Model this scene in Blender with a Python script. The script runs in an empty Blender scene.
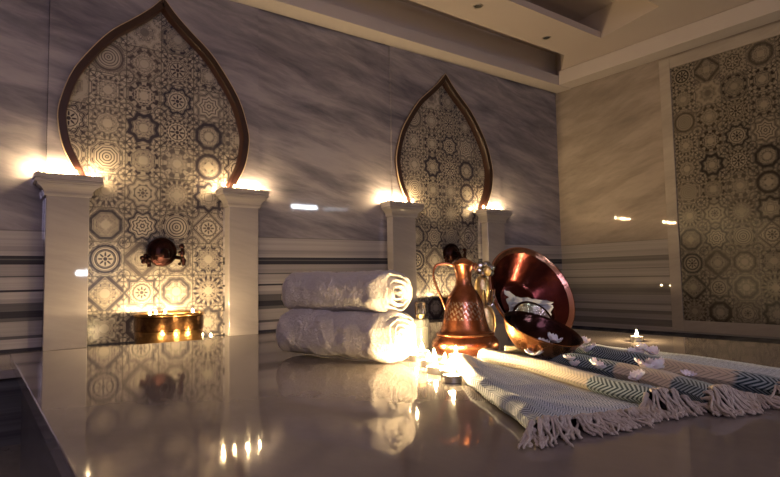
import bpy, bmesh, math, random
from mathutils import Vector, Matrix, noise
random.seed(7)
PI = math.pi
SC = bpy.context.scene
COL = SC.collection

# ------------------------------------------------------------------ camera
H = 0.23                      # lens height above the slab top (slab top is z = 0)
YAW, PITCH, ROLL, FPX = 0.638781581603674, 0.06827577244283721, -0.018763826152163092, 562.7684665458919
cy, sy, cp, sp = math.cos(YAW), math.sin(YAW), math.cos(PITCH), math.sin(PITCH)
FW = Vector((sy*cp, cy*cp, sp)); r0 = Vector((cy, -sy, 0)); u0 = r0.cross(FW)
RT = r0*math.cos(ROLL) + u0*math.sin(ROLL); UP = -r0*math.sin(ROLL) + u0*math.cos(ROLL)
cam = bpy.data.cameras.new('camera'); co = bpy.data.objects.new('camera', cam); COL.objects.link(co)
cam.sensor_width = 36; cam.lens = FPX/780*36; cam.clip_start = .01
co.matrix_world = Matrix(((RT.x, UP.x, -FW.x, 0), (RT.y, UP.y, -FW.y, 0), (RT.z, UP.z, -FW.z, H), (0, 0, 0, 1)))
SC.camera = co

# ------------------------------------------------------------------ node helpers
class E:
    """a scalar socket with operators"""
    def __init__(s, nt, k): s.nt = nt; s.k = k
    def _m(s, op, *a):
        n = s.nt.nodes.new('ShaderNodeMath'); n.operation = op
        for i, v in enumerate((s,)+a):
            if isinstance(v, E): s.nt.links.new(v.k, n.inputs[i])
            else: n.inputs[i].default_value = v
        return E(s.nt, n.outputs[0])
    def __add__(s, o): return s._m('ADD', o)
    __radd__ = __add__
    def __mul__(s, o): return s._m('MULTIPLY', o)
    __rmul__ = __mul__
    def __sub__(s, o): return s._m('SUBTRACT', o)
    def __rsub__(s, o): return (s*-1)+o
    def __truediv__(s, o): return s._m('DIVIDE', o)
    def floor(s): return s._m('FLOOR')
    def frac(s): return s._m('FRACT')
    def abs(s): return s._m('ABSOLUTE')
    def sqrt(s): return s._m('SQRT')
    def sin(s): return s._m('SINE')
    def cos(s): return s._m('COSINE')
    def max(s, o): return s._m('MAXIMUM', o)
    def min(s, o): return s._m('MINIMUM', o)
    def lt(s, o): return s._m('LESS_THAN', o)
    def gt(s, o): return s._m('GREATER_THAN', o)
    def atan2(s, o): return s._m('ARCTAN2', o)
def lerp(a, b, t): return a + (b-a)*t if isinstance(b, E) else a + (a*-1+b)*t
class Mat:
    def __init__(s, name):
        s.m = bpy.data.materials.new(name); s.m.use_nodes = True; s.nt = s.m.node_tree
        s.b = s.nt.nodes['Principled BSDF']
    def new(s, t): return s.nt.nodes.new(t)
    def link(s, a, b): s.nt.links.new(a, b)
    def pos(s, kind='Position'):
        n = s.new('ShaderNodeNewGeometry'); x = s.new('ShaderNodeSeparateXYZ'); s.link(n.outputs['Position'], x.inputs[0])
        return [E(s.nt, x.outputs[i]) for i in range(3)]
    def obj(s):
        n = s.new('ShaderNodeTexCoord'); x = s.new('ShaderNodeSeparateXYZ'); s.link(n.outputs['Object'], x.inputs[0])
        return [E(s.nt, x.outputs[i]) for i in range(3)]
    def vec(s, *c):
        n = s.new('ShaderNodeCombineXYZ')
        for i, v in enumerate(c):
            if isinstance(v, E): s.link(v.k, n.inputs[i])
            else: n.inputs[i].default_value = v
        return n.outputs[0]
    def noise(s, v, scale=5, detail=4, rough=.5, dist=0):
        n = s.new('ShaderNodeTexNoise'); s.link(v, n.inputs['Vector'])
        n.inputs['Scale'].default_value = scale; n.inputs['Detail'].default_value = detail
        n.inputs['Roughness'].default_value = rough; n.inputs['Distortion'].default_value = dist
        return E(s.nt, n.outputs['Fac'])
    def white(s, a, b, c=0.):
        n = s.new('ShaderNodeTexWhiteNoise'); n.noise_dimensions = '3D'; s.link(s.vec(a, b, c), n.inputs['Vector'])
        x = s.new('ShaderNodeSeparateColor'); s.link(n.outputs['Color'], x.inputs[0])
        return [E(s.nt, x.outputs[i]) for i in range(3)]
    def ramp(s, fac, stops, mode='LINEAR'):
        n = s.new('ShaderNodeValToRGB'); n.color_ramp.interpolation = mode
        el = n.color_ramp.elements
        while len(el) < len(stops): el.new(.5)
        for e, (p, c) in zip(el, stops): e.position = p; e.color = (*c, 1)
        s.link(fac.k, n.inputs[0]); return n.outputs[0]
    def mix(s, f, a, b, mode='MIX'):
        n = s.new('ShaderNodeMix'); n.data_type = 'RGBA'; n.blend_type = mode
        for i, v in ((0, f), (6, a), (7, b)):
            if isinstance(v, E): s.link(v.k, n.inputs[i])
            elif isinstance(v, (int, float)): n.inputs[i].default_value = v
            elif isinstance(v, tuple): n.inputs[i].default_value = (*v, 1)
            else: s.link(v, n.inputs[i])
        return n.outputs[2]
    def bump(s, h, strength=.3, dist=.01):
        n = s.new('ShaderNodeBump'); n.inputs['Strength'].default_value = strength; n.inputs['Distance'].default_value = dist
        s.link(h.k, n.inputs['Height']); s.link(n.outputs[0], s.b.inputs['Normal'])
    def set(s, **k):
        for n, v in k.items():
            i = s.b.inputs[n.replace('_', ' ')]
            if isinstance(v, E): s.link(v.k, i)
            elif isinstance(v, tuple): i.default_value = (*v, 1)
            elif isinstance(v, (int, float)): i.default_value = v
            else: s.link(v, i)
        return s.m

# ------------------------------------------------------------------ materials
def marble(name, light, dark, axis='x', rough=.1, banded=False, scale=1., spec=.5, tint=None):
    M = Mat(name); X, Y, Z = M.pos()
    a = X if axis == 'x' else Y
    w = M.noise(M.vec(a*.9, Y*.9, Z*1.2), 1.3*scale, 3)
    v = M.noise(M.vec(a*.8 + Z*.55, Y*.4, Z*3.4 + a*.55 + w*.55), 1.9*scale, 7, .62, .25)
    fine = M.noise(M.vec(a*2 + Z, Y*2, Z*11 + a*2.4), 2.6*scale, 6, .7, .2)
    big = M.ramp(v, [(.30, dark), (.47, tuple(.55*l+.45*d for l, d in zip(light, dark))), (.58, light), (.8, tuple(min(1, c*1.08) for c in light))])
    f2 = M.ramp(fine, [(.36, (.82, .82, .84)), (.55, (1, 1, 1))])
    c = M.mix(.5, big, f2, 'MULTIPLY')
    soft = .55 if axis == 'y' else 0.
    if banded:
        zz = Z + (M.noise(M.vec(a*.25, 0., Z*2), 2, 2) - .5)*.012
        t = zz + .45                                    # 0 at the floor
        L, D, K, G = (.47, .435, .45), (.055, .055, .072), (.14, .135, .15), (.37, .345, .36)
        zs = [(-.45, K), (-.40, G), (-.33, K), (-.30, L), (-.25, D), (-.19, G), (-.143, D), (-.112, L), (-.060, K), (-.045, G), (.028, K), (.05, D), (.085, K),
              (.128, G), (.15, L), (.184, D), (.197, L), (.262, K), (.270, G), (.33, D), (.352, K), (.36, D), (.378, L), (.40, G), (.43, L)]
        stops = [(z+.45, tuple(k+(g-k)*soft for k, g in zip(col, (.34, .31, .28)))) for z, col in zs]
        bc = M.ramp(t, stops, 'CONSTANT')
        st = M.noise(M.vec(a*.3, 0., Z*55), 1, 3, .6)
        bc = M.mix(.5, bc, M.ramp(st, [(.35, (.62, .62, .65)), (.6, (1, 1, 1))]), 'MULTIPLY')
        c = M.mix(Z.lt(.515), c, bc)
        seam = (Z-.515).abs().lt(.003)
        c = M.mix(seam*.5, c, (.12, .11, .11))
    M.set(Base_Color=c, Roughness=rough, Specular_IOR_Level=spec)
    return M.m
def tiles(name, axis, a0, z0, flip=1, cream=(.50, .445, .38), ink=(.045, .042, .062), size=.2, rough=.22):
    M = Mat(name); P = M.pos(); A = P[0] if axis == 'x' else P[1]
    u = (A-a0)*(flip/size); v = (P[2]-z0)/size
    iu, iv = u.floor(), v.floor(); x = u.frac()-.5; y = v.frac()-.5
    r1, r2, r3 = M.white(iu, iv, 0.37); r4, r5, r6 = M.white(iu, iv, 5.71); r7, r8, r9 = M.white(iu, iv, 9.13)
    ax, ay = x.abs(), y.abs()
    r = (x*x + y*y).sqrt(); th = y.atan2(x)
    c8, c4, c16 = (th*8).cos(), (th*4).cos(), (th*16).cos()
    L1 = (ax+ay)*.74; Linf = ax.max(ay); octo = Linf.max((ax+ay)*.70711)
    star8 = Linf.min(L1*.96)
    m = lerp(octo, L1, r1.gt(.24))
    m = lerp(m, r*(c8*.10+1.), r1.gt(.42)); m = lerp(m, r, r1.gt(.6)); m = lerp(m, star8*1.12, r1.gt(.8))
    # outer frame band
    w0 = r4*.045+.018
    frame = (m-(r5*.04+.37)).abs().lt(w0)
    frame_l = ((m-(r5*.04+.37)).abs()-(w0+.022)).abs().lt(.009)
    dot = ((th*(r6*2).floor()*8 + th*8).cos().gt(.15))*frame*r7.gt(.55)
    ink_a = (frame - dot*.8).max(frame_l)
    # inner scroll lines
    inn = ((m*(r2*5.+9.) + c8*(r3*.55-.2)*(.42-r)).frac()-.5).abs().lt(.17)*m.lt(.32)
    inn2 = ((r*(r3*6.+8.) + c16*.16).frac()-.5).abs().lt(.15)*m.lt(.32)
    inn = lerp(inn, inn2, r8.gt(.5))
    # centre rosette
    pet = r.lt(c8*(r9*.05+.035)+(r7*.06+.10)); core = r.lt(.045); ring = (r-.068).abs().lt(.012)
    cen = (pet - ring).max(core)*r.lt(.22)
    inn = lerp(inn, cen.max((r-.235).abs().lt(.012)), r.lt(.25)*r6.gt(.22))
    # corners
    qx, qy = .5-ax, .5-ay
    rc = (qx*qx+qy*qy).sqrt(); tc = qy.atan2(qx)
    cor = ((rc-(r2*.06+.15)).abs().lt(.014)).max(rc.lt((tc*8).cos()*.03+.075)).max((rc-(r2*.06+.19)).abs().lt(.007))
    # arabesque line work, mirrored eightfold
    mx, mn = Linf, ax.min(ay)
    ar = M.noise(M.vec(mx + r1*7., mn + r2*9., r3*20.), 6.5, 1.5, .5)
    arab = ((ar*13.).frac()-.5).abs().lt(.19)
    edge = (Linf-.485).gt(0.)
    field = M.noise(M.vec(x*1., y*1., r1*30.), 9, 2)
    leaf = ((ax*22.).sin()*(ay*22.).sin() + (L1*30.).cos()*.4).gt(.35)*m.gt(.42)
    inn = lerp(inn, arab*r.gt(.13), r4.gt(.45)*m.lt(.34))
    inkv = ink_a.max(inn).max(arab*m.gt(.41)*r3.lt(.6)*.85).max(cor*m.gt(.36)).max(leaf*r3.gt(.35)*.85)
    inkv = lerp(inkv, (inkv*-1+1.)*.8, r8.lt(.1))                   # a few tiles printed in reverse
    wear = M.noise(M.vec(A*3, P[2]*3, 0.), 9, 5, .7)
    inkv = inkv*(r9*.3+.8)*(wear*.4+.8)
    base = M.mix(r5, cream, tuple(c*.80 for c in cream))
    inkc = M.mix(r2, ink, (ink[0]*1.5, ink[1]*1.3, ink[2]*1.0))
    c = M.mix(inkv.min(1.), base, inkc)
    c = M.mix(edge*.75, c, (.10, .09, .085))
    M.bump(edge*-1., .35, .002)
    M.set(Base_Color=c, Roughness=rough, Specular_IOR_Level=.15 if axis == 'y' else .3)
    return M.m
def simple(name, col, rough=.5, metal=0., var=.12, scale=20, bump=0., bscale=None, spec=.5, **kw):
    M = Mat(name); X, Y, Z = M.obj(); v = M.vec(X, Y, Z)
    n = M.noise(v, scale, 4, .6)
    c = M.mix(n, tuple(max(0, k*(1-var*2)) for k in col), tuple(min(1, k*(1+var)) for k in col))
    if bump: M.bump(M.noise(v, bscale or scale*4, 5, .6), bump, .004)
    M.set(Base_Color=c, Roughness=rough, Metallic=metal, Specular_IOR_Level=spec, **kw)
    return M.m
def copper(name, c1, c2, rough=.24, hammer=.25, scale=9, hscale=70, engr=None):
    M = Mat(name); X, Y, Z = M.obj(); v = M.vec(X, Y, Z)
    n = M.noise(v, scale, 5, .65, .4)
    vo = M.new('ShaderNodeTexVoronoi'); M.link(v, vo.inputs['Vector']); vo.inputs['Scale'].default_value = hscale
    h = E(M.nt, vo.outputs['Distance'])
    c = M.ramp(n, [(.33, c2), (.62, c1)])
    if engr:
        a = Y.atan2(X)
        fl = ((a*18.).sin()*(Z*420.).sin() + (a*36. + Z*260.).cos()*.6).gt(.25)
        zone = Z.gt(engr[0])*Z.lt(engr[1])
        h = h*.35 + fl*zone*-.9
        c = M.mix(fl*zone*.7, c, (.45, .36, .30))
    M.bump(h, hammer, .004)
    M.set(Base_Color=c, Metallic=1., Roughness=n*.16+(rough-.08))
    return M.m
def emit(name, col, s):
    M = Mat(name); X, Y, Z = M.obj()
    M.set(Base_Color=(0, 0, 0), Emission_Color=col, Emission_Strength=s); return M.m

FLAME = 3900.
MT = {}
MT['wallA'] = marble('back_wall_marble', (.39, .36, .40), (.13, .125, .165), 'x', .04, True)
MT['wallB'] = marble('right_wall_marble', (.37, .315, .28), (.24, .205, .185), 'y', .02, True, .9, .32)
MT['pilaster'] = marble('pilaster_marble', (.41, .375, .375), (.34, .31, .315), 'x', .04, False, .6)
MT['slab'] = marble('slab_marble', (.215, .185, .175), (.155, .135, .13), 'x', .05, False, 1.2, .5)
MT['slab_base'] = marble('slab_base_marble', (.12, .12, .13), (.03, .03, .04), 'y', .25, False, 2)
MT['bench'] = marble('bench_marble', (.36, .32, .30), (.20, .18, .18), 'x', .12)
MT['floor'] = marble('floor_marble', (.20, .18, .17), (.08, .08, .09), 'x', .2)
MT['tileA'] = tiles('patchwork_tiles_back', 'x', .517, .065)
MT['tileA2'] = tiles('patchwork_tiles_niche', 'x', 2.842, .065)
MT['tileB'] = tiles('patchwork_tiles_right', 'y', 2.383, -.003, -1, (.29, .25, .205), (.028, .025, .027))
MT['plaster'] = simple('ceiling_plaster', (.58, .505, .475), .75, var=.03, scale=3)
MT['cornice'] = simple('cornice_plaster', (.60, .545, .53), .6, var=.03, scale=5)
MT['sidewall'] = simple('side_wall_plaster', (.34, .31, .30), .8, var=.08, scale=2)
MT['wood'] = simple('dark_walnut', (.040, .014, .010), .38, var=.3, scale=14)
MT['woodedge_lit'] = simple('trim_edge_highlight', (.50, .38, .27), .4, var=.1, scale=12)  # bevel of the wood catching light, put into a pale colour
MT['copper'] = copper('ewer_copper', (.44, .165, .08), (.15, .048, .026), .25, .22, 10, 60, (.098, .152))
MT['copper_plain'] = copper('plain_copper', (.50, .22, .11), (.28, .09, .045), .22, .12, 12, 60)
MT['red'] = copper('basin_copper', (.125, .030, .026), (.05, .013, .013), .2, .10, 7, 50)
MT['redrim'] = copper('rim_copper', (.58, .30, .22), (.38, .16, .11), .2, .1, 9, 60)
MT['bowl_out'] = copper('bowl_copper', (.62, .28, .11), (.28, .10, .04), .27, .16, 10, 95)
MT['bowl_in'] = copper('bowl_inner', (.06, .025, .024), (.03, .013, .013), .2, .15, 9, 60)
MT['kurna'] = copper('washbasin_brass', (.60, .36, .14), (.28, .14, .05), .22, .25, 6, 40)
MT['kurna_dark'] = copper('washbasin_belt', (.24, .12, .05), (.09, .045, .02), .25, .25, 8, 45)
MT['bronze'] = copper('dark_bronze', (.05, .02, .018), (.018, .010, .010), .32, .4, 20, 90)
MT['gold'] = copper('gilt_metal', (.95, .74, .38), (.72, .50, .22), .34, .3, 30, 120)
MT['silver'] = copper('aged_silver', (.62, .58, .5), (.2, .19, .18), .2, .4, 40, 120)
MT['alu'] = simple('tealight_foil', (.78, .77, .74), .28, 1., var=.05)
MT['wax'] = simple('candle_wax', (.85, .78, .64), .5, var=.03)
MT['wick'] = simple('wick', (.04, .03, .03), .8)
MT['flame'] = emit('flame', (1., .70, .34), FLAME)
MT['soap'] = simple('soap', (.60, .50, .34), .55, var=.06)
MT['linen'] = simple('white_cloth', (.42, .44, .52), .8, var=.04, scale=30, bump=.3, bscale=400)
MT['petal'] = simple('petal', (.88, .80, .84), .6, var=.06, scale=40, Subsurface_Weight=.15)
MT['stamen'] = simple('stamen', (.75, .52, .25), .6)
MT['stem'] = simple('twig', (.09, .075, .05), .7)
MT['fringe'] = simple('cotton_fringe', (.48, .42, .37), .9, var=.18, scale=60, bump=.5, bscale=500)
MT['mesh_dark'] = simple('downlight_dark', (.05, .05, .05), .5)
MT['steel'] = simple('steel_ring', (.6, .55, .5), .35, 1.)
MT['water'] = simple('basin_water', (.05, .04, .03), .05)
def glass(name, col, rough=.03):
    M = Mat(name); return M.set(Base_Color=col, Roughness=rough, Transmission_Weight=1., IOR=1.45)
MT['glass'] = glass('bottle_glass', (.85, .84, .80), .1); MT['glass'].node_tree.nodes['Principled BSDF'].inputs['Transmission Weight'].default_value = .85
MT['crystal'] = glass('cut_crystal', (1., .97, .9), .02)
MT['oil'] = simple('bath_oil', (.80, .66, .36), .2, var=.03)
def terry():
    M = Mat('terry_towel'); X, Y, Z = M.obj(); v = M.vec(X, Y, Z)
    n = M.noise(v, 130, 4, .75); n2 = M.noise(v, 22, 4, .6)
    c = M.mix(n, (.46, .41, .375), (.82, .75, .69))
    M.bump(n + n2*.8, 1., .012)
    return M.set(Base_Color=c, Roughness=.95, Sheen_Weight=.5, Specular_IOR_Level=.1)
MT['terry'] = terry()
def peshtemal():
    M = Mat('herringbone_weave')
    uvn = M.new('ShaderNodeUVMap'); sx = M.new('ShaderNodeSeparateXYZ'); M.link(uvn.outputs[0], sx.inputs[0])
    u, v = E(M.nt, sx.outputs[0]), E(M.nt, sx.outputs[1])          # metres across, metres along
    at = M.new('ShaderNodeAttribute'); at.attribute_name = 'yarn'
    ac = M.new('ShaderNodeSeparateColor'); M.link(at.outputs['Color'], ac.inputs[0])
    cream, teal = E(M.nt, ac.outputs[0]), E(M.nt, ac.outputs[1])
    zig = ((u/.028).frac()-.5).abs()*.028
    line = ((v*1. + zig*1.6)/.0105).frac()
    weave = line.lt(lerp(teal*.12+.40, .28, cream))
    dark = M.mix(teal, (.075, .115, .18), (.014, .038, .055))
    lite = M.mix(cream, M.mix(teal, (.50, .55, .65), (.30, .38, .43)), (.62, .53, .41))
    dk = M.mix(cream*.75, dark, (.48, .41, .31))
    c = M.mix(weave, lite, dk)
    fz = M.noise(M.vec(u, v, 0.), 300, 3)
    M.bump(line*.5 + fz*.4, .5, .0015)
    return M.set(Base_Color=c, Roughness=.9, Sheen_Weight=.2, Specular_IOR_Level=.15)
MT['weave'] = peshtemal()

# ------------------------------------------------------------------ mesh helpers
def mesh(name, bm, mat, parent=None, smooth=True, loc=None):
    bmesh.ops.recalc_face_normals(bm, faces=bm.faces)
    me = bpy.data.meshes.new(name); bm.to_mesh(me); bm.free()
    for m in (mat if isinstance(mat, list) else [mat]): me.materials.append(MT[m])
    if smooth:
        for p in me.polygons: p.use_smooth = True
        try: me.set_sharp_from_angle(angle=math.radians(38))
        except Exception: pass
    o = bpy.data.objects.new(name, me); COL.objects.link(o)
    if parent: o.parent = parent
    if loc: o.location = loc
    return o
def thing(name, label, cat, loc=(0, 0, 0), rot=None, group=None):
    o = bpy.data.objects.new(name, None); COL.objects.link(o); o.empty_display_size = .02
    if rot is not None: o.matrix_world = Matrix.Translation(loc) @ rot.to_4x4()
    else: o.location = loc
    tag(o, label, cat, group); return o
def tag(o, label, cat, group=None):
    o['label'] = label; o['category'] = cat
    if group: o['group'] = group
    return o
def struct(o): o['kind'] = 'structure'; return o
def copy_tree(o, parent=None):
    c = o.copy(); COL.objects.link(c); c.parent = parent
    for ch in list(o.children): copy_tree(ch, c)
    return c
def box(bm, x0, x1, y0, y1, z0, z1, bev=0., mi=0):
    vs = [bm.verts.new((x, y, z)) for x in (x0, x1) for y in (y0, y1) for z in (z0, z1)]
    fs = [bm.faces.new([vs[i] for i in f]) for f in ((0, 1, 3, 2), (4, 6, 7, 5), (0, 4, 5, 1), (2, 3, 7, 6), (0, 2, 6, 4), (1, 5, 7, 3))]
    for f in fs: f.material_index = mi
    if bev:
        es = list({e for f in fs for e in f.edges})
        bmesh.ops.bevel(bm, geom=es, offset=bev, segments=3, profile=.5, affect='EDGES')
def B(*a, **k):
    bm = bmesh.new(); box(bm, *a, **k); return bm
def lathe(prof, n=64, bm=None, M=None, wob=None):
    bm = bm or bmesh.new(); M = M or Matrix.Identity(4); rings = []
    for i, (r, z) in enumerate(prof):
        if r < 1e-6: rings.append([bm.verts.new(M @ Vector((0, 0, z)))])
        else:
            ring = []
            for k in range(n):
                a = 2*PI*k/n; rr = r*(wob(a, z) if wob else 1)
                ring.append(bm.verts.new(M @ Vector((rr*math.cos(a), rr*math.sin(a), z))))
            rings.append(ring)
    for a, b in zip(rings, rings[1:]):
        if len(a) == 1 and len(b) == 1: continue
        for k in range(n):
            k2 = (k+1) % n
            if len(a) == 1: bm.faces.new((a[0], b[k], b[k2]))
            elif len(b) == 1: bm.faces.new((a[k], a[k2], b[0]))
            else: bm.faces.new((a[k], a[k2], b[k2], b[k]))
    return bm
def crom(P, n):
    out = []
    for i in range(len(P)-1):
        p0, p1, p2, p3 = P[max(i-1, 0)], P[i], P[i+1], P[min(i+2, len(P)-1)]
        for k in range(n):
            t = k/n
            out.append(tuple(.5*((2*b)+(-a+c)*t+(2*a-5*b+4*c-d)*t*t+(-a+3*b-3*c+d)*t**3) for a, b, c, d in zip(p0, p1, p2, p3)))
    out.append(tuple(P[-1])); return out
def tube(bm, P, R, n=8, flat=1.):
    """tapered tube along points P with radii R (list), flattened by flat"""
    P = [Vector(p) for p in P]; R = R if isinstance(R, (list, tuple)) else [R]*len(P)
    rings = []; ref = Vector((.13, .27, .95)).normalized()
    for i, p in enumerate(P):
        t = (P[min(i+1, len(P)-1)]-P[max(i-1, 0)]).normalized()
        s = t.cross(ref)
        if s.length < .05: s = t.cross(Vector((1, 0, 0)))
        s.normalize(); q = s.cross(t)
        rings.append([bm.verts.new(p + (s*math.cos(2*PI*k/n) + q*math.sin(2*PI*k/n)*flat)*R[i]) for k in range(n)])
    for a, b in zip(rings, rings[1:]):
        for k in range(n): bm.faces.new((a[k], a[(k+1) % n], b[(k+1) % n], b[k]))
    bm.faces.new(rings[0][::-1]); bm.faces.new(rings[-1])
    return bm
def sphere(bm, c, r, sc=(1, 1, 1), u=16, v=10):
    bmesh.ops.create_uvsphere(bm, u_segments=u, v_segments=v, radius=r, matrix=Matrix.Translation(c) @ Matrix.Diagonal((*sc, 1)))
    return bm
def ray(px, py): return FW + RT*((px-390)/FPX) - UP*((py-238.5)/FPX)
def onz(px, py, z=0.):
    d = ray(px, py); return Vector((0, 0, H)) + d*((z-H)/d.z)

# ------------------------------------------------------------------ the room
YW, YP, YT, YTR, YPF = 3.585, 3.568, 3.60, 3.535, 3.49   # plain wall, niche panel, tile, arch trim front, pilaster front
XB = 4.85
FZ = -.45
XL, YN = -1.6, -1.4
ZC = 2.105                     # underside of the cornice
ZP = 2.25                      # ceiling panel
ZT = 2.50                      # top of the recesses
ARCH = crom([(.40, .68), (.425, .80), (.445, .86), (.505, .99), (.532, 1.13), (.526, 1.23), (.478, 1.39), (.405, 1.52), (.285, 1.68), (.15, 1.80), (.06, 1.885), (.0, 1.955)], 6)
NICHE = [(.912, .312, 1.548), (3.262, 2.686, 3.953)]          # centre, panel left, panel right

def arch_panel(bm, cx, x0, x1, yf, yb):
    top = ZC+.1
    lev = [(w, z) for w, z in ARCH]
    prevL = prevR = None
    def quad(a): bm.faces.new([bm.verts.new(p) for p in a])
    z0 = lev[0][1]
    prev = (lev[0][0], FZ)
    for w, z in [(lev[0][0], z0)] + lev[1:]:
        pw, pz = prev
        quad([(x0, yf, pz), (cx-pw, yf, pz), (cx-w, yf, z), (x0, yf, z)])
        quad([(cx+pw, yf, pz), (x1, yf, pz), (x1, yf, z), (cx+w, yf, z)])
        quad([(cx-pw, yf, pz), (cx-pw, yb, pz), (cx-w, yb, z), (cx-w, yf, z)])
        quad([(cx+pw, yf, pz), (cx+pw, yb, pz), (cx+w, yb, z), (cx+w, yf, z)])
        prev = (w, z)
    quad([(x0, yf, prev[1]), (x1, yf, prev[1]), (x1, yf, top), (x0, yf, top)])
    for x in (x0, x1): quad([(x, yf, FZ), (x, yb+.02, FZ), (x, yb+.02, top), (x, yf, top)])
    bmesh.ops.remove_doubles(bm, verts=bm.verts, dist=1e-5)
bm = bmesh.new()
edges = [XL, .312, 1.548, 2.686, 3.953, XB]
for x0, x1 in ((XL, .312), (1.548, 2.686), (3.953, XB)):
    box(bm, x0, x1-.001, YW, YW+.12, FZ, ZT)
box(bm, .312, 1.548, YT+.012, YT+.12, FZ, ZT); box(bm, 2.686, 3.953, YT+.012, YT+.12, FZ, ZT)
for cx, x0, x1 in NICHE:
    b2 = bmesh.new(); arch_panel(b2, cx, x0, x1, YP, YT)
    me = bpy.data.meshes.new('tmp'); b2.to_mesh(me); b2.free(); bm.from_mesh(me); bpy.data.meshes.remove(me)
    box(bm, x0, x1, YP, YT+.1, ZC+.1, ZT)
struct(mesh('wall_back', bm, 'wallA', smooth=False))
struct(mesh('wall_right', B(XB, XB+.12, YN, YW+.12, -.288, ZT), 'wallB', smooth=False))
struct(mesh('baseboard_right', B(XB+.03, XB+.12, YN, YW+.12, FZ, -.288), 'slab_base', smooth=False))
struct(mesh('wall_left', B(XL-.12, XL, YN, YW+.12, FZ, ZT), 'sidewall', smooth=False))
# front wall behind the camera with a window opening
WX0, WX1, WZ0, WZ1 = -1.35, .0, .75, 1.95
bm = bmesh.new()
box(bm, XL-.12, WX0, YN-.12, YN, FZ, ZT); box(bm, WX1, XB+.12, YN-.12, YN, FZ, ZT)
box(bm, WX0, WX1, YN-.12, YN, FZ, WZ0); box(bm, WX0, WX1, YN-.12, YN, WZ1, ZT)
struct(mesh('wall_front', bm, 'sidewall', smooth=False))
M_ = Mat('frosted_window'); MT['winpane'] = M_.set(Base_Color=(.8, .8, .85), Roughness=.5, Emission_Color=(.76, .64, .94), Emission_Strength=6.5)
w = struct(mesh('window_1', B(WX0, WX1, YN-.08, YN-.06, WZ0, WZ1), 'winpane', smooth=False))
bm = bmesh.new()
for x in (WX0, -.70, WX1-.05): box(bm, x, x+.05, YN-.06, YN-.02, WZ0, WZ1)
for z in (WZ0, WZ1-.05): box(bm, WX0+.05, WX1-.05, YN-.06, YN-.02, z, z+.05)
mesh('window_frame', bm, 'cornice', w, smooth=False)
struct(mesh('floor', B(XL-.12, XB+.12, YN-.12, YW+.12, FZ-.1, FZ), 'floor', smooth=False))

# ceiling: lowered panels with long recesses parallel to the back wall
S1Y = 3.105                    # edge of the panel beside the back-wall recess
R1 = (2.40, 2.69)              # second recess (Y range)
XE1, XE2 = 4.36, 4.31          # right ends of the recesses
def slab_poly(bm, pts, z0, z1):
    a = [bm.verts.new((x, y, z0)) for x, y in pts]; b = [bm.verts.new((x, y, z1)) for x, y in pts]
    bm.faces.new(a[::-1]); bm.faces.new(b)
    for k in range(len(a)): k2 = (k+1) % len(a); bm.faces.new((a[k], a[k2], b[k2], b[k]))
bm = bmesh.new()
LIP = .055
slab_poly(bm, [(XL, R1[1]), (4.303, R1[1]), (4.36, S1Y), (XL, S1Y)], ZP, ZP+LIP)
slab_poly(bm, [(4.303, R1[1]), (4.16, R1[0]-.3), (4.16, YN), (XB, YN), (XB, YW), (4.74, 3.43), (4.36, S1Y)], ZP, ZT)
box(bm, XL, 4.16, YN, R1[0]-.3, ZP, ZT)
box(bm, XL, XB, YN, YW, ZT, ZT+.1)
struct(mesh('ceiling', bm, 'plaster', smooth=False))
# cornices: back wall, right wall, and the plaster band above the back cornice
struct(mesh('trim_1', B(XL, XB, 3.395, YP, ZC, 2.205, .004), 'cornice', smooth=False))
bm = bmesh.new()
box(bm, 4.655, 4.845, YN, 3.394, ZC+.004, 2.247, .004)
box(bm, 4.745, 4.845, 3.395, YP, 2.206, 2.249)
struct(mesh('trim_2', bm, 'cornice', smooth=False))
struct(mesh('trim_3', B(XL, 4.84, YP-.03, YP-.004, 2.206, ZT), 'cornice', smooth=False))

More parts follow.
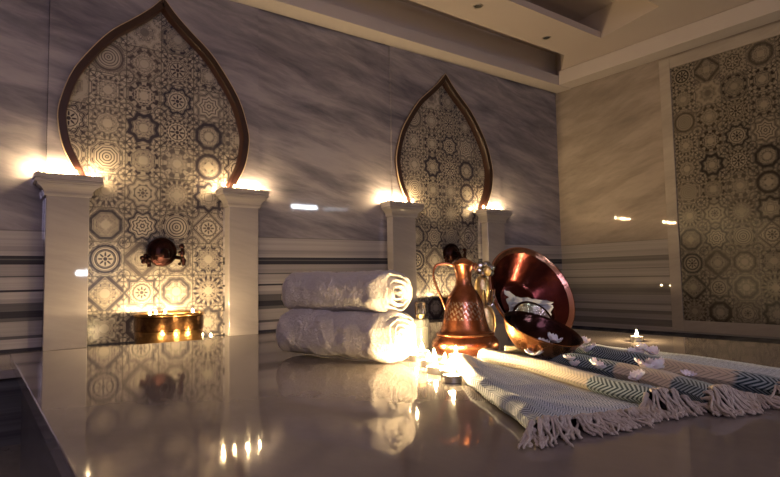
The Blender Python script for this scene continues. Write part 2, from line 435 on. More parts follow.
# ------------------------------------------------------------------ tiled niches
def niche(cx, tile, label, xl, xr):
    t = thing('tiled_niche', label, 'wall niche', (cx, YT, -.12))
    bm = bmesh.new()
    pts = [(-.41, -.12)] + [(-w*1.0-.012, z) for w, z in ARCH] + [(w+.012, z) for w, z in ARCH[::-1][1:]] + [(.41, -.12)]
    fr = [bm.verts.new((x, 0, z+.12)) for x, z in pts]; bk = [bm.verts.new((x, .01, z+.12)) for x, z in pts]
    bm.faces.new(fr); bm.faces.new(bk[::-1])
    for k in range(len(fr)): k2 = (k+1) % len(fr); bm.faces.new((fr[k], bk[k], bk[k2], fr[k2]))
    mesh('tile_panel', bm, tile, t, smooth=False)
    # trim: a bent board following the arch
    bm = bmesh.new(); path = [(-w, z) for w, z in ARCH if z > .815] + [(w, z) for w, z in ARCH[::-1][1:] if z > .815]
    half = len(path)//2
    rings = []; rings2 = []
    for i, (x, z) in enumerate(path):
        a, b = path[max(i-1, 0)], path[min(i+1, len(path)-1)]
        tx, tz = b[0]-a[0], b[1]-a[1]; l = math.hypot(tx, tz); nx, nz = -tz/l, tx/l     # outward
        if i == half: nx, nz = 0, 1.35
        wi, wo = -.022, .024
        sec = [(wi, .0), (wi, -.058), (wi+.004, -.065), (wo-.005, -.065), (wo-.005, -.03), (wo-.005, .0)]
        rings.append([bm.verts.new((x+nx*d, dy, z+.12+nz*d)) for d, dy in sec])
        sec2 = [(wo-.005, -.064), (wo-.003, -.0665), (wo, -.064), (wo, -.056), (wo-.005, -.056)]
        rings2.append((x, z, nx, nz, sec2))
    for a, b in zip(rings, rings[1:]):
        for k in range(len(a)): k2 = (k+1) % len(a); bm.faces.new((a[k], a[k2], b[k2], b[k]))
    bm.faces.new(rings[0]); bm.faces.new(rings[-1][::-1])
    tr = mesh('arch_trim', bm, 'wood', t)
    bm = bmesh.new(); rr = [[bm.verts.new((x+nx*d, dy, z+.12+nz*d)) for d, dy in s] for x, z, nx, nz, s in rings2]
    for a, b in zip(rr, rr[1:]):
        for k in range(len(a)): k2 = (k+1) % len(a); bm.faces.new((a[k], a[k2], b[k2], b[k]))
    bm.faces.new(rr[0]); bm.faces.new(rr[-1][::-1])
    mesh('edge_highlight', bm, 'woodedge_lit', tr)  # thin strip coloured as the highlight on the trim's outer edge
niche(.912, 'tileA', 'large ogee-arched niche with patchwork tiles on the left of the back wall', 0, 0)
niche(3.262, 'tileA2', 'ogee-arched niche with patchwork tiles near the corner, behind the copper ewer', 0, 0)

# right wall tile panel
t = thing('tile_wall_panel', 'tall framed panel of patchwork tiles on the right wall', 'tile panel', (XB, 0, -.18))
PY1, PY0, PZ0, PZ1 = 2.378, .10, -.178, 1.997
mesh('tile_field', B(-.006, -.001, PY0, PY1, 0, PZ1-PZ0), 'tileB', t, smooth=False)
MT['framem'] = marble('frame_marble', (.44, .39, .35), (.34, .30, .27), 'y', .03, False, .6, .3)
bm = bmesh.new(); fw = .095; zz = PZ1-PZ0
box(bm, -.018, -.001, PY1, PY1+fw, -fw, zz+fw, .003); box(bm, -.018, -.001, PY0-fw, PY0, -fw, zz+fw, .003)
box(bm, -.018, -.001, PY0, PY1, zz, zz+fw, .003); box(bm, -.018, -.001, PY0, PY1, -fw, 0, .003)
mesh('frame', bm, 'framem', t, smooth=False)

# pilasters
PIL = [(.307, .515, 'square marble pilaster with candles on its cap, farthest left'),
       (1.312, 1.511, 'marble pilaster right of the large tiled arch, with candles on its cap'),
       (2.620, 2.852, 'marble pilaster just behind the right end of the rolled towels'),
       (3.678, 3.899, 'marble pilaster nearest the room corner, above the big copper basin')]
CAPZ = .815
for x0, x1, lab in PIL:
    cx = (x0+x1)/2; hw = (x1-x0)/2
    t = thing('pilaster', lab, 'pilaster', (cx, YP, -.125))
    mesh('shaft', B(-hw, hw, YPF-YP, .0, 0, .83, .004), 'pilaster', t, smooth=False)
    bm = bmesh.new(); zb = .125
    prof = [(.0, .700), (.008, .702), (.012, .712), (.012, .722), (.016, .732), (.026, .745), (.040, .755), (.046, .764), (.046, .770), (.058, .772), (.058, .783), (.054, .786), (.054, .789), (.060, .792), (.060, .812), (.057, .815)]
    rings = []
    for e, z in prof:
        rings.append([bm.verts.new(p) for p in ((-hw-e, .0, z+zb), (-hw-e, YPF-YP-e*.8, z+zb), (hw+e, YPF-YP-e*.8, z+zb), (hw+e, .0, z+zb))])
    for a, b in zip(rings, rings[1:]):
        for k in range(4): bm.faces.new((a[k], a[(k+1) % 4], b[(k+1) % 4], b[k]))
    bm.faces.new(rings[0][::-1]); bm.faces.new(rings[-1])
    mesh('capital', bm, 'pilaster', t, smooth=False)

# marble bench along the back wall
t = thing('marble_bench', 'low marble bench running along the foot of the back wall', 'bench', (1.6, 3.2, FZ))
mesh('seat_slab', B(XL-1.6, 3.93-1.6, 2.87-3.2, YP-3.2-.001, .285, .325, .006), 'bench', t, smooth=False)
mesh('base', B(XL-1.6, 3.90-1.6, 2.92-3.2, YP-3.2-.001, 0, .285), 'slab_base', t, smooth=False)

# ------------------------------------------------------------------ central slab
t = thing('marble_slab', 'large polished grey marble slab filling the foreground', 'heated slab', (1.06, 1.0, FZ))
bm = bmesh.new()
pl = [(.103, -.25), (2.02, -.25), (2.015, 2.135), (.9575, 2.2035), (.107, 2.2586)]
def prism(bm, pts, z0, z1, bev):
    a = [bm.verts.new((x-1.06, y-1.0, z0)) for x, y in pts]; b = [bm.verts.new((x-1.06, y-1.0, z1)) for x, y in pts]
    fs = [bm.faces.new(a[::-1]), bm.faces.new(b)]
    for k in range(len(a)): k2 = (k+1) % len(a); fs.append(bm.faces.new((a[k], a[k2], b[k2], b[k])))
    if bev: bmesh.ops.bevel(bm, geom=list({e for f in fs for e in f.edges}), offset=bev, segments=2, profile=.5, affect='EDGES')
prism(bm, pl, .415, .45, .0025)
mesh('slab_top', bm, 'slab', t, smooth=False)
bm = bmesh.new(); prism(bm, [(.135, -.22), (1.985, -.22), (1.98, 2.1), (.95, 2.17), (.14, 2.22)], 0, .415, 0)
mesh('base', bm, 'slab_base', t, smooth=False)

# ------------------------------------------------------------------ tealights
def make_tealight():
    t = thing('tealight_candle', '', 'candle')
    mesh('cup', lathe([(0, 0), (.0185, 0), (.0195, .001), (.0195, .0145), (.0202, .0155), (.0194, .0160), (.0186, .0150), (.0186, .002), (0, .002)], 28), 'alu', t)
    mesh('wax', lathe([(0, .0125), (.004, .0122), (.0182, .0125), (.0184, .003), (0, .003)], 24), 'wax', t)
    bm = bmesh.new(); tube(bm, [(0, 0, .012), (.0004, 0, .016), (.0012, 0, .019)], .0008, 6); mesh('wick', bm, 'wick', t)
    fl = [(0, 0), (.0018, .001), (.0034, .0035), (.0039, .0065), (.0034, .0105), (.0022, .0145), (.0010, .018), (0, .0205)]
    mesh('flame', lathe([(r, z+.0175) for r, z in fl], 14), 'flame', t)
    return t
TEA = make_tealight(); used = [False]
def tealight(loc, label, group):
    t = TEA if not used[0] else copy_tree(TEA); used[0] = True
    t.location = loc; t['label'] = label; t['group'] = group; t.rotation_euler.z = random.uniform(0, 6)
    return t
pn = ['far left pilaster', 'pilaster right of the large arch', 'pilaster behind the rolled towels', 'pilaster nearest the room corner']
on = ['leftmost', 'second from the left', 'third from the left', 'rightmost']
for (x0, x1, _), n in zip(PIL, pn):
    cx = (x0+x1)/2
    for k, dx in enumerate((-.125, -.045, .038, .125)):
        tealight((cx+dx, YPF+.034 + (.012 if k % 2 else -.004), CAPZ), f'{on[k]} of four lit tealights on the {n}', 'tealights on the pilaster caps')
slabc = [((.844, .917), 'lit tealight nearest the viewer, at the front of the cluster left of the striped towel'),
         ((.893, 1.030), 'lit tealight second from the front of the cluster before the ewer'),
         ((.947, 1.118), 'lit tealight third from the front, along the left side of the cluster'),
         ((.985, 1.215), 'lit tealight close to the right end of the lower rolled towel'),
         ((.885, .974), 'lit tealight against the left edge of the striped towel'),
         ((.955, 1.065), 'lit tealight at the back left corner of the striped towel'),
         ((.993, 1.150), 'lit tealight in the middle of the cluster in front of the ewer'),
         ((1.072, 1.150), 'lit tealight standing closest to the foot of the ewer'),
         ((1.055, 1.275), 'lit tealight in front of the small glass bottle')]
for (x, y), lab in slabc: tealight((x, y, 0), lab, 'tealights clustered on the slab')
p = onz(637, 341); tealight((p.x, p.y, 0), 'single lit tealight alone on the slab behind the striped towel', 'tealights on the slab edge')
BZ = -.125
for x, y, lab in [(.66, 2.96, 'lit tealight on the bench before the left washbasin, left of three'),
                  (.92, 2.94, 'lit tealight on the bench before the left washbasin, middle of three'),
                  (1.19, 2.96, 'lit tealight on the bench before the left washbasin, right of three'),
                  (1.165, 3.40, 'lit tealight on the bench just right of the left washbasin')]:
    tealight((x, y, BZ), lab, 'tealights on the bench')
for x, y, lab in [(.845, 3.38, 'lit tealight floating in the left washbasin, left of the pair at its middle'),
                  (.905, 3.42, 'lit tealight floating in the left washbasin, right of the pair at its middle'),
                  (.792, 3.30, 'lit tealight floating at the left rim of the left washbasin'),
                  (1.045, 3.36, 'lit tealight floating at the right rim of the left washbasin')]:
    tealight((x, y, .028), lab, 'tealights floating in the left washbasin')
for x, y, lab in [(3.13, 3.36, 'lit tealight floating in the washbasin behind the ewer, seen beside its handle'),
                  (3.22, 3.42, 'lit tealight floating deeper in the washbasin behind the ewer')]:
    tealight((x, y, .045), lab, 'tealights floating in the right washbasin')

# ------------------------------------------------------------------ washbasins and faucets
def washbasin(cx, cyy, label):
    t = thing('washbasin', label, 'washbasin', (cx, cyy, BZ))
    mesh('bowl', lathe([(0, 0), (.150, 0), (.166, .004), (.176, .014), (.180, .030), (.181, .082), (.176, .084), (.05, .04), (0, .035)], 72), 'kurna', t)
    mesh('belt', lathe([(.178, .082), (.184, .086), (.1855, .11), (.184, .158), (.178, .160)], 72), 'kurna_dark', t)
    mesh('rim', lathe([(.172, .06), (.174, .158), (.180, .159), (.187, .162), (.190, .168), (.189, .175), (.182, .178), (.172, .175), (.166, .16), (.162, .064)], 72), 'kurna', t)
    mesh('water', lathe([(0, .150), (.167, .150), (.165, .145), (0, .145)], 48), 'water', t)
    return t
wb = washbasin(.905, 3.33, 'round copper washbasin full of floating candles under the left tiled arch')
wb2 = copy_tree(wb); wb2.location = (3.235, 3.34, BZ+.014); wb2['label'] = 'round copper washbasin mostly hidden behind the ewer'
wb['group'] = wb2['group'] = 'copper washbasins on the bench'
def faucet(x, z, label):
    t = thing('wall_faucet', label, 'faucet', (x, YT, z))
    RX = Matrix.Rotation(PI/2, 4, 'X')           # lathe axis z -> -y
    mesh('rosette', lathe([(0, 0), (.080, 0), (.088, .008), (.090, .022), (.084, .036), (.076, .040), (.072, .036), (.064, .040), (.056, .052), (.040, .062), (.022, .066), (0, .067)], 48, M=RX), 'bronze', t)
    bm = bmesh.new(); tube(bm, crom([(0, -.06, 0), (0, -.10, -.002), (0, -.125, -.02), (0, -.130, -.045)], 5), [.020]*8+[.016]*4+[.014]*3+[.018], 14); mesh('spout', bm, 'bronze', t)
    for s in (-1, 1):
        bm = bmesh.new()
        tube(bm, crom([(s*.06, -.02, -.03), (s*.085, -.05, -.035), (s*.10, -.07, -.04)], 4), .012, 10)
        if s < 0:
            for k in range(5):
                a = k*2*PI/5+.3; sphere(bm, (-.105+.020*math.cos(a), -.072, -.045+.020*math.sin(a)), .0135, u=10, v=8)
            sphere(bm, (-.105, -.078, -.045), .016); tube(bm, [(-.085, -.06, -.05), (-.082, -.062, -.075), (-.082, -.062, -.092)], [.012, .012, .014], 10)
        else:
            P = crom([(.095, -.07, .045), (.106, -.075, .02), (.104, -.075, -.02), (.112, -.075, -.055), (.114, -.075, -.085)], 4)
            tube(bm, P, [.006+.012*abs(math.sin(i*.62+.4)) for i in range(len(P))], 10)
            for k in range(4): sphere(bm, (.098+.010*(-1)**k, -.084, .03-.035*k), .010, u=10, v=8)
        mesh('tap_handle', bm, 'bronze', t)
    return t
f1 = faucet(.925, .408, 'dark ornate bronze faucet above the candlelit washbasin on the left')
f2 = copy_tree(f1); f2.location = (3.317, YT, .42); f2['label'] = 'dark ornate bronze faucet on the tiles just above the ewer lid'
f1['group'] = f2['group'] = 'bronze wall faucets'

# ------------------------------------------------------------------ ceiling downlights, lamps behind the viewer
dl = thing('ceiling_downlight', 'small round downlight in the lowered ceiling strip, nearer the viewer', 'downlight', (3.004, 2.88, ZP))
mesh('ring', lathe([(.026, 0), (.028, -.004), (.036, -.004), (.038, 0)], 28), 'steel', dl)
mesh('socket', lathe([(0, -.0005), (.026, -.0005), (.027, -.003), (0, -.002)], 24), 'mesh_dark', dl)
d2 = copy_tree(dl); d2.location = (3.9, 2.95, ZP); d2['label'] = 'small round downlight in the lowered ceiling strip, nearer the corner'
dl['group'] = d2['group'] = 'ceiling downlights'
MT['led'] = emit('led_diffuser', (.80, .88, 1.), 70.)
def ledlamp(x0, x1, z0, z1, label):
    t = thing('linear_wall_lamp', label, 'lamp', ((x0+x1)/2, YN, (z0+z1)/2)); hx, hz = (x1-x0)/2, (z1-z0)/2
    mesh('housing', B(-hx-.02, hx+.02, .0, .03, -hz-.015, hz+.015, .004), 'steel', t, smooth=False)
    mesh('diffuser', B(-hx, hx, .03, .04, -hz, hz, .003), 'led', t, smooth=False)
ledlamp(4.29, 4.77, 1.42, 1.478, 'cool white linear lamp high on the wall behind the viewer')
ledlamp(1.09, 1.45, .325, .39, 'cool white linear lamp low on the wall behind the viewer')

# ------------------------------------------------------------------ rolled towels
def roll_towel(name, L, a, b, turns, seed, rump=.0):
    bm = bmesh.new(); nt = 96; rings = []
    def sec(th, f):
        c, s = math.cos(th), math.sin(th); e = .82
        x = math.copysign(abs(c)**e, c)*a; z = math.copysign(abs(s)**e, s)*b
        ph = ((th+2.2) % (2*PI))/(2*PI); k = f*(1+.035*ph)
        return x*k, z*k
    prof = []            # (x along axis, radius factor, face flag)
    nl = 44
    def endp(sgn):
        pts = []
        for k in range(26):
            f = 1-k/25
            pts.append((f,))
        return pts
    stations = []
    for k in range(30): stations.append(('L', 1-k/29 if k else 1))
    left = [('e', -1, k/26) for k in range(0, 25)]
    body = [('b', -1+2*k/nl, 1) for k in range(nl+1)]
    right = [('e', 1, 1-k/26) for k in range(2, 27)]
    for kind, s, f in left + body + right:
        ring = []
        if kind == 'e' and f < .02:
            p = Vector((s*(L/2-.006), 0, 0)); rings.append([bm.verts.new(p)]); continue
        for k in range(nt):
            th = 2*PI*k/nt
            if kind == 'b':
                ed = max(0, (abs(s)-.90)/.10); ff = 1-.10*ed**2.2; xx = s*L/2
                y, z = sec(th, ff)
            else:
                ph = f*turns + th/(2*PI)*(1 if s > 0 else -1)
                g = (.5+.5*math.cos(2*PI*ph))
                xx = s*(L/2 + .012*(1-f)**.5*.5 + .012 - .015*g**1.5*min(1, (1-f)*12))
                y, z = sec(th, f*.90)
            p = Vector((xx, y, z))
            nv = noise.noise_vector(p*11+Vector((seed, 0, 0)))*.007 + noise.noise_vector(p*42+Vector((0, seed, 0)))*.0030 + noise.noise_vector(p*95+Vector((0, 0, seed)))*.0014
            if s == 1 or (kind == 'b' and s > .8): nv += noise.noise_vector(p*22+Vector((seed, seed, 0)))*rump
            ring.append(bm.verts.new(p+nv))
        rings.append(ring)
    for A, Bq in zip(rings, rings[1:]):
        for k in range(nt):
            k2 = (k+1) % nt
            if len(A) == 1: bm.faces.new((A[0], Bq[k], Bq[k2]))
            elif len(Bq) == 1: bm.faces.new((A[k], A[k2], Bq[0]))
            else: bm.faces.new((A[k], A[k2], Bq[k2], Bq[k]))
    zmin = min(v.co.z for v in bm.verts)
    for v in bm.verts: v.co.z -= zmin
    return mesh(name, bm, 'terry')
ang = math.atan2(-.965, .263)
tw = roll_towel('rolled_towel', .395, .084, .066, 4.2, 3.1, .006)
tw.location = (.866, 1.400, .0); tw.rotation_euler.z = ang
tag(tw, 'white rolled towel lying on the slab, lower of the stack of two', 'towel', 'rolled white towels')
tw2 = roll_towel('rolled_towel', .375, .076, .059, 3.6, 8.7, .010)
tw2.location = (.884, 1.425, .120); tw2.rotation_euler.z = ang+.02
tag(tw2, 'white rolled towel resting on top of another rolled towel', 'towel', 'rolled white towels')

# ------------------------------------------------------------------ glass bottle
t = thing('glass_bottle', 'small clear square bottle of bath oil between towels and ewer', 'bottle', (1.136, 1.377, 0), Matrix.Rotation(.45, 3, 'Z'))
bm = bmesh.new(); box(bm, -.027, .027, -.018, .018, 0, .098, .006)
mesh('body', bm, 'glass', t)
mesh('oil', B(-.022, .022, -.013, .013, .008, .07, .004), 'oil', t)
mesh('neck', lathe([(0, .098), (.011, .098), (.011, .110), (0, .110)], 20), 'glass', t)
bm = bmesh.new(); box(bm, -.0135, .0135, -.0135, .0135, .110, .150, .003); mesh('cap', bm, 'crystal', t)
mesh('collar', lathe([(.0105, .100), (.0135, .100), (.0135, .111), (.0105, .111)], 20), 'gold', t)

# ------------------------------------------------------------------ copper ewer
ew = onz(465.5, 351.5)
t = thing('copper_ewer', 'tall engraved copper ewer with lid and thin handle, beside the candles', 'ewer', (ew.x, ew.y, 0), Matrix.Rotation(YAW*-1, 3, 'Z'))
body = crom([(.0, .0), (.088, .0), (.098, .006), (.1015, .020), (.099, .034), (.090, .046), (.083, .052)], 3) + crom([(.083, .052), (.086, .055), (.082, .059), (.076, .066), (.069, .085), (.063, .110), (.058, .135), (.053, .155), (.045, .172), (.034, .188), (.027, .200), (.0245, .212), (.024, .225), (.0265, .245), (.031, .258), (.032, .262), (.029, .262), (.022, .24)], 3)
mesh('body', lathe(body, 72), 'copper', t)
lid = mesh('lid', lathe([(.0, .262), (.034, .262), (.036, .265), (.034, .269), (.026, .275), (.014, .281), (.006, .284), (.0, .285)], 48), 'copper_plain', t)
bm = bmesh.new(); tube(bm, crom([(-.030, 0, .262), (-.055, .0, .268), (-.083, 0, .262), (-.092, 0, .235), (-.082, 0, .195), (-.066, 0, .155), (-.056, 0, .128)], 6), .0030, 10, 1.6); mesh('handle', bm, 'copper_plain', t)
mesh('base_band', lathe([(.082, .049), (.0875, .0515), (.0885, .055), (.0865, .0585), (.080, .060)], 64), 'copper_plain', t)
bm = bmesh.new(); tube(bm, crom([(.028, 0, .250), (.036, 0, .259), (.042, 0, .264)], 3), [.012, .012, .011, .010, .009, .008, .007], 10); mesh('pouring_lip', bm, 'copper_plain', t)

# ------------------------------------------------------------------ ornate gilded flacon behind the ewer
og = onz(486, 344.5)
t = thing('ornate_flacon', 'ornate gilded crystal flacon with flower-shaped stopper, between ewer and big basin', 'flacon', (og.x, og.y, 0), Matrix.Rotation(-YAW, 3, 'Z'))
t.scale = (.95, .95, .93)
S = 1/268.
mesh('foot', lathe([(0, 0), (.026, 0), (.028, .004), (.016, .012), (.010, .022), (0, .024)], 32), 'gold', t)
RXm = Matrix.Rotation(PI/2, 4, 'X')
mesh('medallion', lathe([(0, -.014), (.018, -.013), (.024, -.008), (.029, -.010), (.034, -.004), (.034, .004), (.029, .010), (.024, .008), (.018, .013), (0, .014)], 40, M=Matrix.Translation((.004, 0, .080)) @ Matrix.Diagonal((.95, 1, 1.9, 1)) @ RXm), 'gold', t)
bm = bmesh.new()
for k in range(7):
    a = 2*PI*k/7; c, s = math.cos(a), math.sin(a)
    tube(bm, crom([(.010*c, .010*s, .135), (.024*c, .024*s, .150), (.030*c, .030*s, .172), (.036*c, .036*s, .196)], 4), [.006, .007, .0075, .008, .008, .008, .008, .0075, .007, .006, .005, .004, .003], 8)
mesh('crystal_crown', bm, 'crystal', t)
mesh('neck', lathe(crom([(.012, .130), (.020, .150), (.026, .175), (.027, .205), (.021, .232), (.010, .245), (0, .247)], 4), 32, M=Matrix.Translation((-.006, .012, 0))), 'gold', t)
bm = bmesh.new()
for k in range(6):
    a = 2*PI*k/6+.3; sphere(bm, (.004+.022*math.cos(a), -.003, .268+.018*math.sin(a)), .016, (1, .6, .85), 12, 8)
mesh('stopper', bm, 'silver', t)
bm = sphere(bmesh.new(), (.010, -.018, .262), .015, (.9, .7, 1.2)); mesh('stopper_bead', bm, 'gold', t)

# ------------------------------------------------------------------ basins: lathe with rim plane z=0 and depth going down, axis n
def orient(n, spin=0):
    z = n.normalized(); x = Vector((0, 0, 1)).cross(z); x = RT if x.length < .1 else x; x.normalize(); y = z.cross(x)
    return Matrix((x, y, z)).transposed() @ Matrix.Rotation(spin, 3, 'Z')
def rest(px, py, R, prof, zfloor):
    """distance along the ray through a pixel at which the tilted lathe just rests on zfloor"""
    d = ray(px, py); lo = min((R @ Vector((r*math.cos(k*PI/36), r*math.sin(k*PI/36), z))).z for r, z in prof for k in range(72))
    tt = (zfloor - lo - H)/d.z
    return Vector((0, 0, H)) + d*tt, tt
def at_dist(px, py, tt): return Vector((0, 0, H)) + ray(px, py)*tt

nb = (-FW*.80 + (RT*.52 + UP*.62)*.78).normalized(); RB = orient(nb)
BR = .158
bprof = [(0, -.088), (.062, -.088), (.072, -.086), (.082, -.078), (.126, -.030), (.145, -.008), (BR-.006, -.004), (BR, 0), (BR, .004), (BR-.004, .006), (BR-.008, .004), (.142, -.004), (.122, -.027), (.078, -.073), (.068, -.079), (.060, -.081), (0, -.082)]
big_dist = 1.99; BK = 1.99/1.76
bprof = [(r*BK, z*BK) for r, z in bprof]
pb = at_dist(532.5, 293, big_dist)
lo = min((RB @ Vector((r*math.cos(k*PI/36), r*math.sin(k*PI/36), z))).z for r, z in bprof for k in range(72))
print('BIG BASIN lowest z', pb.z+lo, pb)
t = thing('copper_basin', 'large dark red copper basin leaning open towards the viewer', 'basin', pb, RB)
mesh('bowl', lathe(bprof[:6]+[(.145*BK, -.004*BK)]+bprof[11:], 96), 'red', t)
mesh('rim', lathe([(r*BK, z*BK) for r, z in [(.142, -.008), (BR-.004, -.005), (BR, -.003), (BR+.002, .001), (BR+.001, .005), (BR-.003, .0065), (BR-.007, .004), (.142, -.003)]], 96), 'redrim', t)
BIGM = Matrix.Translation(pb) @ RB.to_4x4()

ns = (-FW*.22 + (UP*.965 + RT*.24)*.95).normalized(); RS = orient(ns)
SR = .103
sprof = [(0, -.068), (.031, -.067), (.053, -.062), (.074, -.046), (.090, -.026), (SR-.003, -.004), (SR, 0)]
CLZ = .012
ps, ts = rest(542.5, 328.5, RS, sprof, CLZ)
print('SMALL BOWL', ps, ts)
t = thing('copper_bowl', 'small tilted copper bowl with dark inside and petals, on the striped towel', 'bowl', ps, RS)
mesh('outer_shell', lathe(crom(sprof, 3)+[(SR+.001, .002), (SR-.001, .003)], 80), 'bowl_out', t)
mesh('inner_shell', lathe([(SR-.001, .003), (SR-.004, .001)]+crom([(r*.965, z*.955+.002) for r, z in sprof[::-1]][1:], 3), 80), 'bowl_in', t)

# white cloth lying in the big basin and a bright metal cup in front of it
def crumple(name, w, d, h, seed, mat, curve):
    bm = bmesh.new(); n = 28; g = []
    for i in range(n+1):
        row = []
        for j in range(n+1):
            u, v = i/n*2-1, j/n*2-1
            p = Vector((u*w, v*d, 0)); q = Vector((u*2.3+seed, v*2.3, seed))
            z = curve(u*w, v*d) + h*(.5+.5*noise.noise(q)) + h*.45*abs(noise.noise(q*2.7))
            p.x += noise.noise(q+Vector((9, 0, 0)))*w*.22; p.y += noise.noise(q+Vector((0, 9, 0)))*d*.22
            row.append(bm.verts.new((p.x, p.y, z)))
        g.append(row)
    for i in range(n):
        for j in range(n): bm.faces.new((g[i][j], g[i+1][j], g[i+1][j+1], g[i][j+1]))
    o = mesh(name, bm, mat); s = o.modifiers.new('thick', 'SOLIDIFY'); s.thickness = .003; return o
cl = crumple('face_cloth', .085*BK, .045*BK, .028, 2.2, 'linen', lambda x, y: 1.2*(x*x+y*y)*2)
inv = RB.transposed()
d_img = inv @ ((RT*-.004 + UP*-.050)*BK)      # slide to the lower part of the basin as the photo shows
cl.matrix_world = BIGM @ Matrix.Translation((d_img.x, d_img.y, -.066*BK)) @ Matrix.Rotation(math.atan2((inv @ RT).y, (inv @ RT).x), 4, 'Z')
tag(cl, 'crumpled white cloth lying inside the large copper basin', 'cloth')

# shallow dish leaning in the basin
nd = (-FW*.72 + UP*.66 + RT*.22).normalized(); RD = orient(nd)
pd = at_dist(533, 319, big_dist-.05)
t = thing('shallow_dish', 'small shallow metal dish with dark rim, leaning inside the large copper basin', 'dish', pd, RD)
mesh('dish', lathe(crom([(0, -.020), (.03, -.018), (.052, -.006), (.060, 0), (.058, .002), (.050, -.003), (.03, -.014), (0, -.016)], 3), 64, M=Matrix.Scale(BK, 4)), 'silver', t)
mesh('rim', lathe([(.058, -.002), (.063, -.003), (.066, .001), (.063, .004), (.058, .003)], 64, M=Matrix.Scale(BK, 4)), 'bronze', t)

# soap block
p = onz(514.5, 357, 0.)
t = thing('soap_bar', 'small pale rectangular soap bar left of the copper bowl', 'soap', (p.x, p.y, .0045), Matrix.Rotation(-YAW-.1, 3, 'Z'))
mesh('bar', B(-.026, .026, -.014, .014, 0, .026, .0025), 'soap', t)

# ------------------------------------------------------------------ striped towel in pleats
RAIL = [
 [(1.035, 1.120), (.975, 1.03), (.840, .850), (.749, .694), (.700, .607), (.655, .530)],       # left rolled edge
 [(1.118, 1.100), (1.086, 1.030), (1.058, .900), (1.010, .762), (.960, .637), (.922, .507)],
 [(1.300, 1.130), (1.218, .964), (1.159, .851), (1.125, .735), (1.070, .580), (1.003, .450)],
 [(1.430, 1.110), (1.356, .970), (1.306, .851), (1.273, .745), (1.200, .580), (1.150, .400)],
 [(1.600, 1.080), (1.570, 1.00), (1.559, .895), (1.547, .722), (1.485, .517), (1.440, .370)]]
NL = 90
RS_ = [crom(r, 24) for r in RAIL]
def rail(i, t):
    P = RS_[i]; f = t*(len(P)-1); k = min(int(f), len(P)-2); f -= k
    return Vector((P[k][0]+(P[k+1][0]-P[k][0])*f, P[k][1]+(P[k+1][1]-P[k][1])*f, 0))
# profile across one pleat: (u, height) from this ridge to the foot of the next
HH = [.024, .032, .036, .036]
CREAM = [(.0, .34), (.0, .78), (.66, .86), (.70, .90)]   # stretch of cream yarn on each ridge
bm = bmesh.new(); uvl = bm.loops.layers.uv.new('UVMap'); yl = bm.verts.layers.float_color.new('yarn')
cols = []                                     # list of (segment, u, z, ridge weight)
for i in range(4):
    h = HH[i]
    pr = [(-.003, .0035, 1), (-.013, h*.28, 1), (-.018, h*.55, 1), (-.013, h*.84, 1), (-.002, h*.98, 1), (.010, h, 1), (.024, h*.93, 1), (.036, h*.80, .8)]
    for dx, z, rw in pr: cols.append((i, 'd', dx, z, rw))
    for k in range(1, 9): u = k/9; cols.append((i, 'u', u, h*.60*(1-u)**1.6+.0055, 0))
cols.append((4, 'd', 0, .004, 0))
grid = []; acc = []
for ci, (i, kind, a, z, rw) in enumerate(cols):
    row = []
    for k in range(NL+1):
        t_ = k/NL
        p0 = rail(i, t_); p1 = rail(min(i+1, 4), t_) if i < 4 else p0
        dv = (p1-p0); ln = max(dv.length, .001); dv = dv/ln if i < 4 else Vector((1, 0, 0))
        p = p0 + dv*(a if kind == 'd' else .036+(ln-.036-.020)*a)
        nz = noise.noise(Vector((p.x*14, p.y*14, i*3.1)))*.0035 + noise.noise(Vector((p.x*40, p.y*40, i)))*.0010
        amp = 1 if z > .006 else .2
        zz = max(.003, z + nz*amp)
        rp = (.10, .06, .42, .30, .1)[i]
        if t_ < rp: zz = .003+(zz-.003)*(t_/rp)**(.5 if i < 2 else 1.2)
        jig = noise.noise(Vector((t_*7, i*5.7, 0)))*.005
        v = bm.verts.new((p.x+jig, p.y, zz))
        c0, c1 = CREAM[min(i, 3)]
        edge = noise.noise(Vector((i*7., ci*.31, 2)))*.008
        cream = 1. if (c0 < t_+edge < c1 and rw > .5) else (.35 if i == 0 and rw == 0 and t_ < .2 else 0.)
        teal = (1. if (rw > .5 and i >= 1 and not cream) else (.55 if rw > .5 else .12))
        v[yl] = (cream, teal, 0, 1)
        row.append(v)
    grid.append(row)
us = [0]
for a, b in zip(grid, grid[1:]): us.append(us[-1]+(a[NL//2].co-b[NL//2].co).length)
for ci in range(len(grid)-1):
    for k in range(NL):
        f = bm.faces.new((grid[ci][k], grid[ci+1][k], grid[ci+1][k+1], grid[ci][k+1]))
        for lp, (cc, kk) in zip(f.loops, ((ci, k), (ci+1, k), (ci+1, k+1), (ci, k+1))): lp[uvl].uv = (us[cc], kk/NL*.66)
hem = [tuple(r[NL].co) for r in grid]
TC = Vector((1.1, .8, 0))
for v in bm.verts: v.co -= TC
pt = thing('striped_towel', 'blue and cream fringed herringbone towel laid in pleats on the slab', 'towel', TC)
cloth = mesh('cloth', bm, 'weave', pt)
s = cloth.modifiers.new('thick', 'SOLIDIFY'); s.thickness = .0025; s.offset = 1
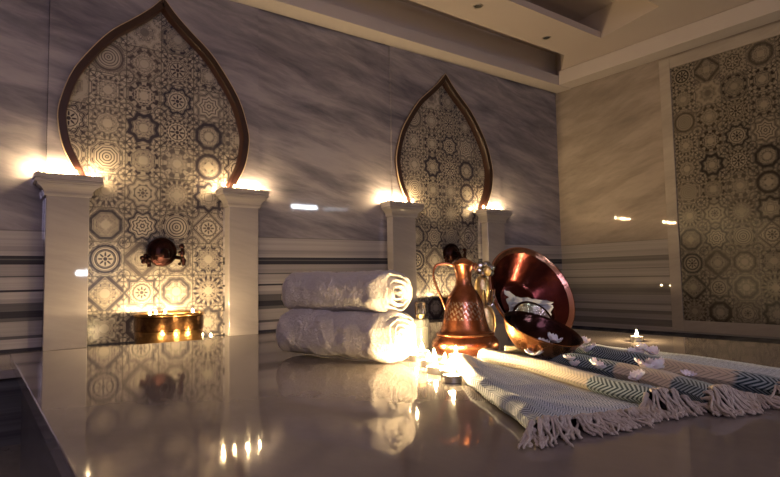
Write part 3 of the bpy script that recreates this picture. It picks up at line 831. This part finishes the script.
# fringe
hl = [0]
for a, b in zip(hem, hem[1:]): hl.append(hl[-1]+math.dist(a, b))
NT = 92
for k in range(NT):
    f = (k+.5)/NT*hl[-1]*.98
    j = max(i for i in range(len(hl)) if hl[i] <= f); j = min(j, len(hem)-2); g = (f-hl[j])/max(hl[j+1]-hl[j], 1e-6)
    p = Vector(hem[j])*(1-g) + Vector(hem[j+1])*g
    bm = bmesh.new(); hz = max(.005, p.z)
    a0 = math.radians(random.gauss(-122, 16)); L0 = random.uniform(.042, .070); lift = random.uniform(0, .010)
    for q in range(4):
        a = a0 + random.gauss(0, .16); L = L0*random.uniform(.82, 1.12); dx, dy = math.cos(a), math.sin(a); sd = random.uniform(-.014, .014)
        ox, oy = random.uniform(-.0022, .0022), random.uniform(-.0022, .0022); oz = random.uniform(0, .003)
        P = [(p.x-dx*.004+ox, p.y-dy*.004+oy, hz), (p.x+dx*.010+ox, p.y+dy*.010+oy, hz+.002+oz),
             (p.x+dx*L*.38-dy*sd*.3+ox, p.y+dy*L*.38+dx*sd*.3+oy, max(.004+oz, hz*.62+lift*.6)),
             (p.x+dx*L*.66-dy*sd, p.y+dy*L*.66+dx*sd, .004+oz+lift*.5), (p.x+dx*L*.86-dy*sd*.6, p.y+dy*L*.86+dx*sd*.6, .0035+oz), (p.x+dx*L-dy*sd*.9, p.y+dy*L+dx*sd*.9, .003)]
        Q = crom(P, 4); n = len(Q)
        R = [.0021 + .0006*math.sin(i*2.3+k+q) + (.0010 if .10 < i/(n-1) < .24 else 0) for i in range(n)]
        R[-1] = .0006; R[-2] = .0013
        tube(bm, [Vector(w_)-TC for w_ in Q], R, 6)
    mesh('tassel', bm, 'fringe', pt)

# ------------------------------------------------------------------ blossoms
def make_blossom(seed):
    random.seed(seed)
    t = thing('blossom', '', 'flower')
    bm = bmesh.new()
    for k in range(6):
        a = 2*PI*k/6 + random.uniform(-.2, .2); up = random.uniform(.35, 1.3); L = random.uniform(.016, .021); W = L*.52
        c, s = math.cos(a), math.sin(a); g = []
        for i in range(7):
            u = i/6; wd = W*math.sin(PI*(u*.86+.08))**.7; row = []
            for j in range(5):
                v = (j/4-.5)*2; r = .002+L*u*math.cos(up*.6*u); z = L*u*math.sin(up)*.8 + .004*abs(v)**2*u + random.uniform(-.0006, .0006)
                row.append(bm.verts.new((c*r - s*wd*v, s*r + c*wd*v, z+.003)))
            g.append(row)
        for i in range(6):
            for j in range(4): bm.faces.new((g[i][j], g[i+1][j], g[i+1][j+1], g[i][j+1]))
    o = mesh('petals', bm, 'petal', t); md = o.modifiers.new('thick', 'SOLIDIFY'); md.thickness = .0008
    bm = bmesh.new()
    for k in range(7):
        a = 2*PI*k/7; sphere(bm, (.0025*math.cos(a), .0025*math.sin(a), .007+.001*(k % 2)), .0013, u=8, v=6)
    mesh('stamens', bm, 'stamen', t)
    bm = bmesh.new(); tube(bm, [(0, 0, .004), (.006, -.004, .0025), (.014, -.006, .0025)], [.0012, .0011, .0009], 6); mesh('stem', bm, 'stem', t)
    return t
PROTO = [make_blossom(3), make_blossom(11), make_blossom(23)]; first = [True]*3
FL = [(535, 355, .031, 1.2, 'white blossom at the foot of the small copper bowl, beside the soap'),
      (583, 343, .02, .95, 'white blossom tucked at the right foot of the small copper bowl'),
      (588, 352.5, .022, 1.2, 'white blossom with a twig just right of the small copper bowl'),
      (568, 360, .030, .75, 'little pale blossom upright on the middle pleat below the copper bowl'),
      (575, 366, .020, .7, 'little pale blossom lying in the pleat below the copper bowl'),
      (596.5, 368, .030, .9, 'white blossom standing on the middle pleat, centre of the striped towel'),
      (634, 355, .030, 1., 'pinkish blossom, left one of the three below the lone candle'),
      (642, 352.5, .034, 1.05, 'pinkish blossom, middle one of the three below the lone candle'),
      (652, 354.5, .032, .9, 'cream blossom, right one of the three below the lone candle'),
      (643, 369.5, .032, 1.1, 'pale blossom, left of the pair on the second pleat'),
      (655, 369.5, .032, 1.1, 'pale blossom, right of the pair on the second pleat'),
      (639, 379.5, .028, .85, 'pink blossom at the start of the cream stripe below the pair'),
      (688, 376, .020, .7, 'small white blossom lying alone on the right half of the striped towel')]
random.seed(5)
for i, (px, py, z, sc, lab) in enumerate(FL):
    k = i % 3
    o = PROTO[k] if first[k] else copy_tree(PROTO[k]); first[k] = False
    p = onz(px, py, z); o.location = (p.x, p.y, z-.002); o.scale = (sc*1.02,)*3
    o.rotation_euler = (random.uniform(-.1, .5), random.uniform(-.3, .3), random.uniform(0, 6)); o['label'] = lab; o['group'] = 'white blossoms strewn over the towel'
SB = Matrix.Translation(ps) @ RS.to_4x4(); inv = RS.transposed()
for k, (dx, dd, lab) in enumerate([(.018, -.012, 'white blossom inside the small copper bowl, left one'), (.048, -.022, 'white blossom inside the small copper bowl, right one')]):
    o = copy_tree(PROTO[k]); q = inv @ (RT*dx); w = inv @ (r0.cross(Vector((0, 0, 1)))*dd)
    x, y = q.x+w.x, q.y+w.y; rr = math.hypot(x, y); zl = -.062 + .062*(rr/.094)**2.3
    o.rotation_euler = (0, 0, 0); o.scale = (1.05,)*3
    o.matrix_world = SB @ Matrix.Translation((x, y, zl+.006)) @ Matrix.Rotation(k*1.7, 4, 'Z') @ Matrix.Scale(1.1, 4)
    o['label'] = lab; o['group'] = 'white blossoms in the copper bowl'

# ------------------------------------------------------------------ world and view
wd = bpy.data.worlds.new('world'); SC.world = wd; wd.use_nodes = True
wd.node_tree.nodes['Background'].inputs[0].default_value = (.02, .02, .03, 1)
SC.view_settings.view_transform = 'Standard'; SC.view_settings.look = 'None'
SC.view_settings.gamma = 1; SC.view_settings.use_curve_mapping = False
SC.view_settings.exposure = -.1
cyc = SC.cycles
cyc.use_denoising = True; cyc.sample_clamp_indirect = 6; cyc.caustics_reflective = False; cyc.caustics_refractive = False
cyc.max_bounces = 8; cyc.diffuse_bounces = 4; cyc.glossy_bounces = 5; cyc.transmission_bounces = 6
